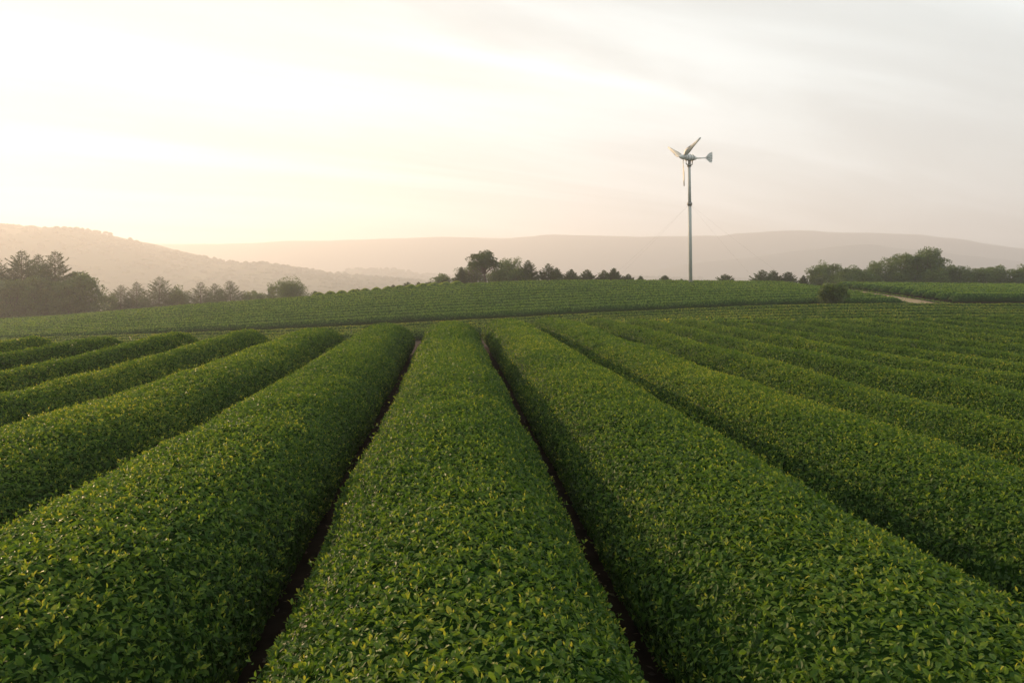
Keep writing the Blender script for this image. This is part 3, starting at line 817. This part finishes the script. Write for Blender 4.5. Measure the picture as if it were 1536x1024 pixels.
def woods(grid, n, size, seed, ymax_k):
    xs, ys, Z = grid
    rng = np.random.default_rng(seed)
    bm_v = []
    # one lumpy low crown, instanced into one mesh
    import bmesh
    bm = bmesh.new(); bmesh.ops.create_icosphere(bm, subdivisions=2, radius=1.0)
    bv = np.array([v.co for v in bm.verts]); bf = np.array([[v.index for v in f.verts] for f in bm.faces]); bm.free()
    b = MB()
    for i in range(n):
        x = rng.uniform(xs[0], xs[-1]); yk = rng.uniform(0.1, ymax_k); y = ys[0] + (ys[-1] - ys[0]) * yk
        ix = np.searchsorted(xs, x) - 1; iy = np.searchsorted(ys, y) - 1
        z = Z[max(iy, 0), max(ix, 0)]
        s = size * rng.uniform(.55, 1.25)
        v = bv * (1 + 0.28 * wob(bv * 1.0 + i * 3.7, 2.2, i % 20))[:, None]
        v = v * np.array((s * 1.25, s * 1.25, s * rng.uniform(.6, 1.15))) + np.array((x, y, z + s * .05))
        b.add(v, bf, 0, smooth=False)
    return tag(b.build("woods", [M_WOODS]), label="hazy wooded slope of the low ridge", kind="stuff")
woods(g1, 6500, 2.6, 21, 0.56)
woods(g2, 2400, 4.0, 22, 0.58)

# ------------------------------------------------------------------ haze, sun, sky
def haze():
    x, y0, y1, z0, z1 = 2700, -340, 2520, -42, 186
    v = [(-x, y0, z0), (x, y0, z0), (x, y1, z0), (-x, y1, z0), (-x, y0, z1), (x, y0, z1), (x, y1, z1), (-x, y1, z1)]
    f = [(0, 3, 2, 1), (4, 5, 6, 7), (0, 1, 5, 4), (1, 2, 6, 5), (2, 3, 7, 6), (3, 0, 4, 7)]
    m, nt, N, L = new_mat("haze")
    o = N.new("ShaderNodeOutputMaterial"); p = N.new("ShaderNodeVolumePrincipled")
    p.inputs["Color"].default_value = (0.93, 0.945, 1.0, 1)
    p.inputs["Density"].default_value = HAZE_D
    p.inputs["Anisotropy"].default_value = HAZE_G
    L.new(p.outputs[0], o.inputs["Volume"])
    b = MB(); b.add(v, f)
    tag(b.build("haze", [m]), kind="stuff")
HAZE_D, HAZE_G = 0.00095, 0.34
SUN_EL, SUN_AZ = 13.0, -49.0        # degrees; azimuth from the view direction, minus = towards the left edge
SUN_W, SKY_W, EXPO, VEIL = 4.9, 0.10, 1.12, 0.993
haze()
el, az = math.radians(SUN_EL), math.radians(SUN_AZ)
to_sun = Vector((math.sin(az) * math.cos(el), math.cos(az) * math.cos(el), math.sin(el)))
sun = bpy.data.lights.new("sun", 'SUN'); sun.energy = SUN_W; sun.angle = math.radians(0.6); sun.color = (1.0, 0.67, 0.38)
so = bpy.data.objects.new("sun", sun); COL.objects.link(so); so.rotation_euler = (-to_sun).to_track_quat('-Z', 'Y').to_euler(); so.location = (-40, 50, 60)

w = bpy.data.worlds.new("World"); sc.world = w; w.use_nodes = True
nt = w.node_tree; N, L = nt.nodes, nt.links
for n in list(N): N.remove(n)
wo = N.new("ShaderNodeOutputWorld"); bg = N.new("ShaderNodeBackground"); bg.inputs[1].default_value = SKY_W
sk = N.new("ShaderNodeTexSky"); sk.sky_type = 'NISHITA'; sk.sun_disc = False
sk.sun_elevation = el; sk.sun_rotation = az
sk.air_density = 1.0; sk.dust_density = 1.0; sk.ozone_density = 1.0; sk.altitude = 200
# thin cirrus: streaks on a high flat sheet, whitening the sky behind
tc = N.new("ShaderNodeTexCoord"); sep = N.new("ShaderNodeSeparateXYZ"); L.new(tc.outputs["Generated"], sep.inputs[0])
def mth(op, a, b=None):
    n = N.new("ShaderNodeMath"); n.operation = op
    for i, q in enumerate((a, b)):
        if q is None: continue
        if isinstance(q, (int, float)): n.inputs[i].default_value = q
        else: L.new(q, n.inputs[i])
    return n.outputs[0]
zz = mth('ADD', mth('MAXIMUM', sep.outputs[2], 0.0), 0.10)
cmb = N.new("ShaderNodeCombineXYZ"); L.new(mth('DIVIDE', sep.outputs[0], zz), cmb.inputs[0]); L.new(mth('DIVIDE', sep.outputs[1], zz), cmb.inputs[1])
rot = N.new("ShaderNodeMapping"); rot.inputs["Rotation"].default_value = (0, 0, math.radians(-28.5)); L.new(cmb.outputs[0], rot.inputs[0])
mp = N.new("ShaderNodeMapping"); mp.inputs["Scale"].default_value = (0.34, 1.5, 1); mp.inputs["Location"].default_value = (3.4, 1.1, 0); L.new(rot.outputs[0], mp.inputs[0])
nz = N.new("ShaderNodeTexNoise"); nz.inputs["Scale"].default_value = 0.9; nz.inputs["Detail"].default_value = 9; nz.inputs["Roughness"].default_value = 0.56; nz.inputs["Distortion"].default_value = 0.6
L.new(mp.outputs[0], nz.inputs[0])
cr = ramp(N, [(0.36, (0, 0, 0)), (0.68, (1, 1, 1))], 'EASE'); L.new(nz.outputs["Fac"], cr.inputs[0])
# one longer streak of the same cirrus
rs = N.new("ShaderNodeSeparateXYZ"); L.new(rot.outputs[0], rs.inputs[0])
yy = mth('ADD', mth('SUBTRACT', rs.outputs[1], 2.10), mth('MULTIPLY', mth('SUBTRACT', nz.outputs["Fac"], 0.5), 0.42))
band = mth('EXPONENT', mth('MULTIPLY', mth('MULTIPLY', yy, yy), -150.0))
xx = mth('SUBTRACT', rs.outputs[0], 1.25)
band = mth('MULTIPLY', band, mth('EXPONENT', mth('MULTIPLY', mth('MULTIPLY', xx, xx), -1.6)))
cloud = mth('ADD', cr.outputs[0], mth('MULTIPLY', band, 0.9))
# the veil: a thin sheet of cirrostratus, evenly bright, a little brighter in its streaks and towards the sun
def vop(op, a, b):
    n = N.new("ShaderNodeVectorMath"); n.operation = op
    for i, q in enumerate((a, b)):
        if isinstance(q, tuple): n.inputs[i].default_value = q
        elif q is not None: L.new(q, n.inputs[i])
    return n
def scaled(col, f):
    n = N.new("ShaderNodeVectorMath"); n.operation = 'SCALE'
    if isinstance(col, tuple): n.inputs[0].default_value = col
    else: L.new(col, n.inputs[0])
    if isinstance(f, (int, float)): n.inputs["Scale"].default_value = f
    else: L.new(f, n.inputs["Scale"])
    return n.outputs[0]
veil = vop('ADD', scaled((3.85, 4.24, 4.3), mth('ADD', mth('MULTIPLY', cloud, 0.32), 0.91)), scaled(sk.outputs[0], 0.006)).outputs[0]
mxs = N.new("ShaderNodeMixRGB"); mxs.inputs[0].default_value = VEIL
L.new(sk.outputs[0], mxs.inputs[1]); L.new(veil, mxs.inputs[2])
L.new(mxs.outputs[0], bg.inputs[0]); L.new(bg.outputs[0], wo.inputs[0])

sc.view_settings.view_transform = 'Standard'; sc.view_settings.look = 'None'
sc.view_settings.exposure = EXPO; sc.view_settings.gamma = 1.0
sc.cycles.use_denoising = True
sc.cycles.max_bounces = 6; sc.cycles.diffuse_bounces = 3; sc.cycles.glossy_bounces = 2; sc.cycles.transmission_bounces = 4; sc.cycles.volume_bounces = 0
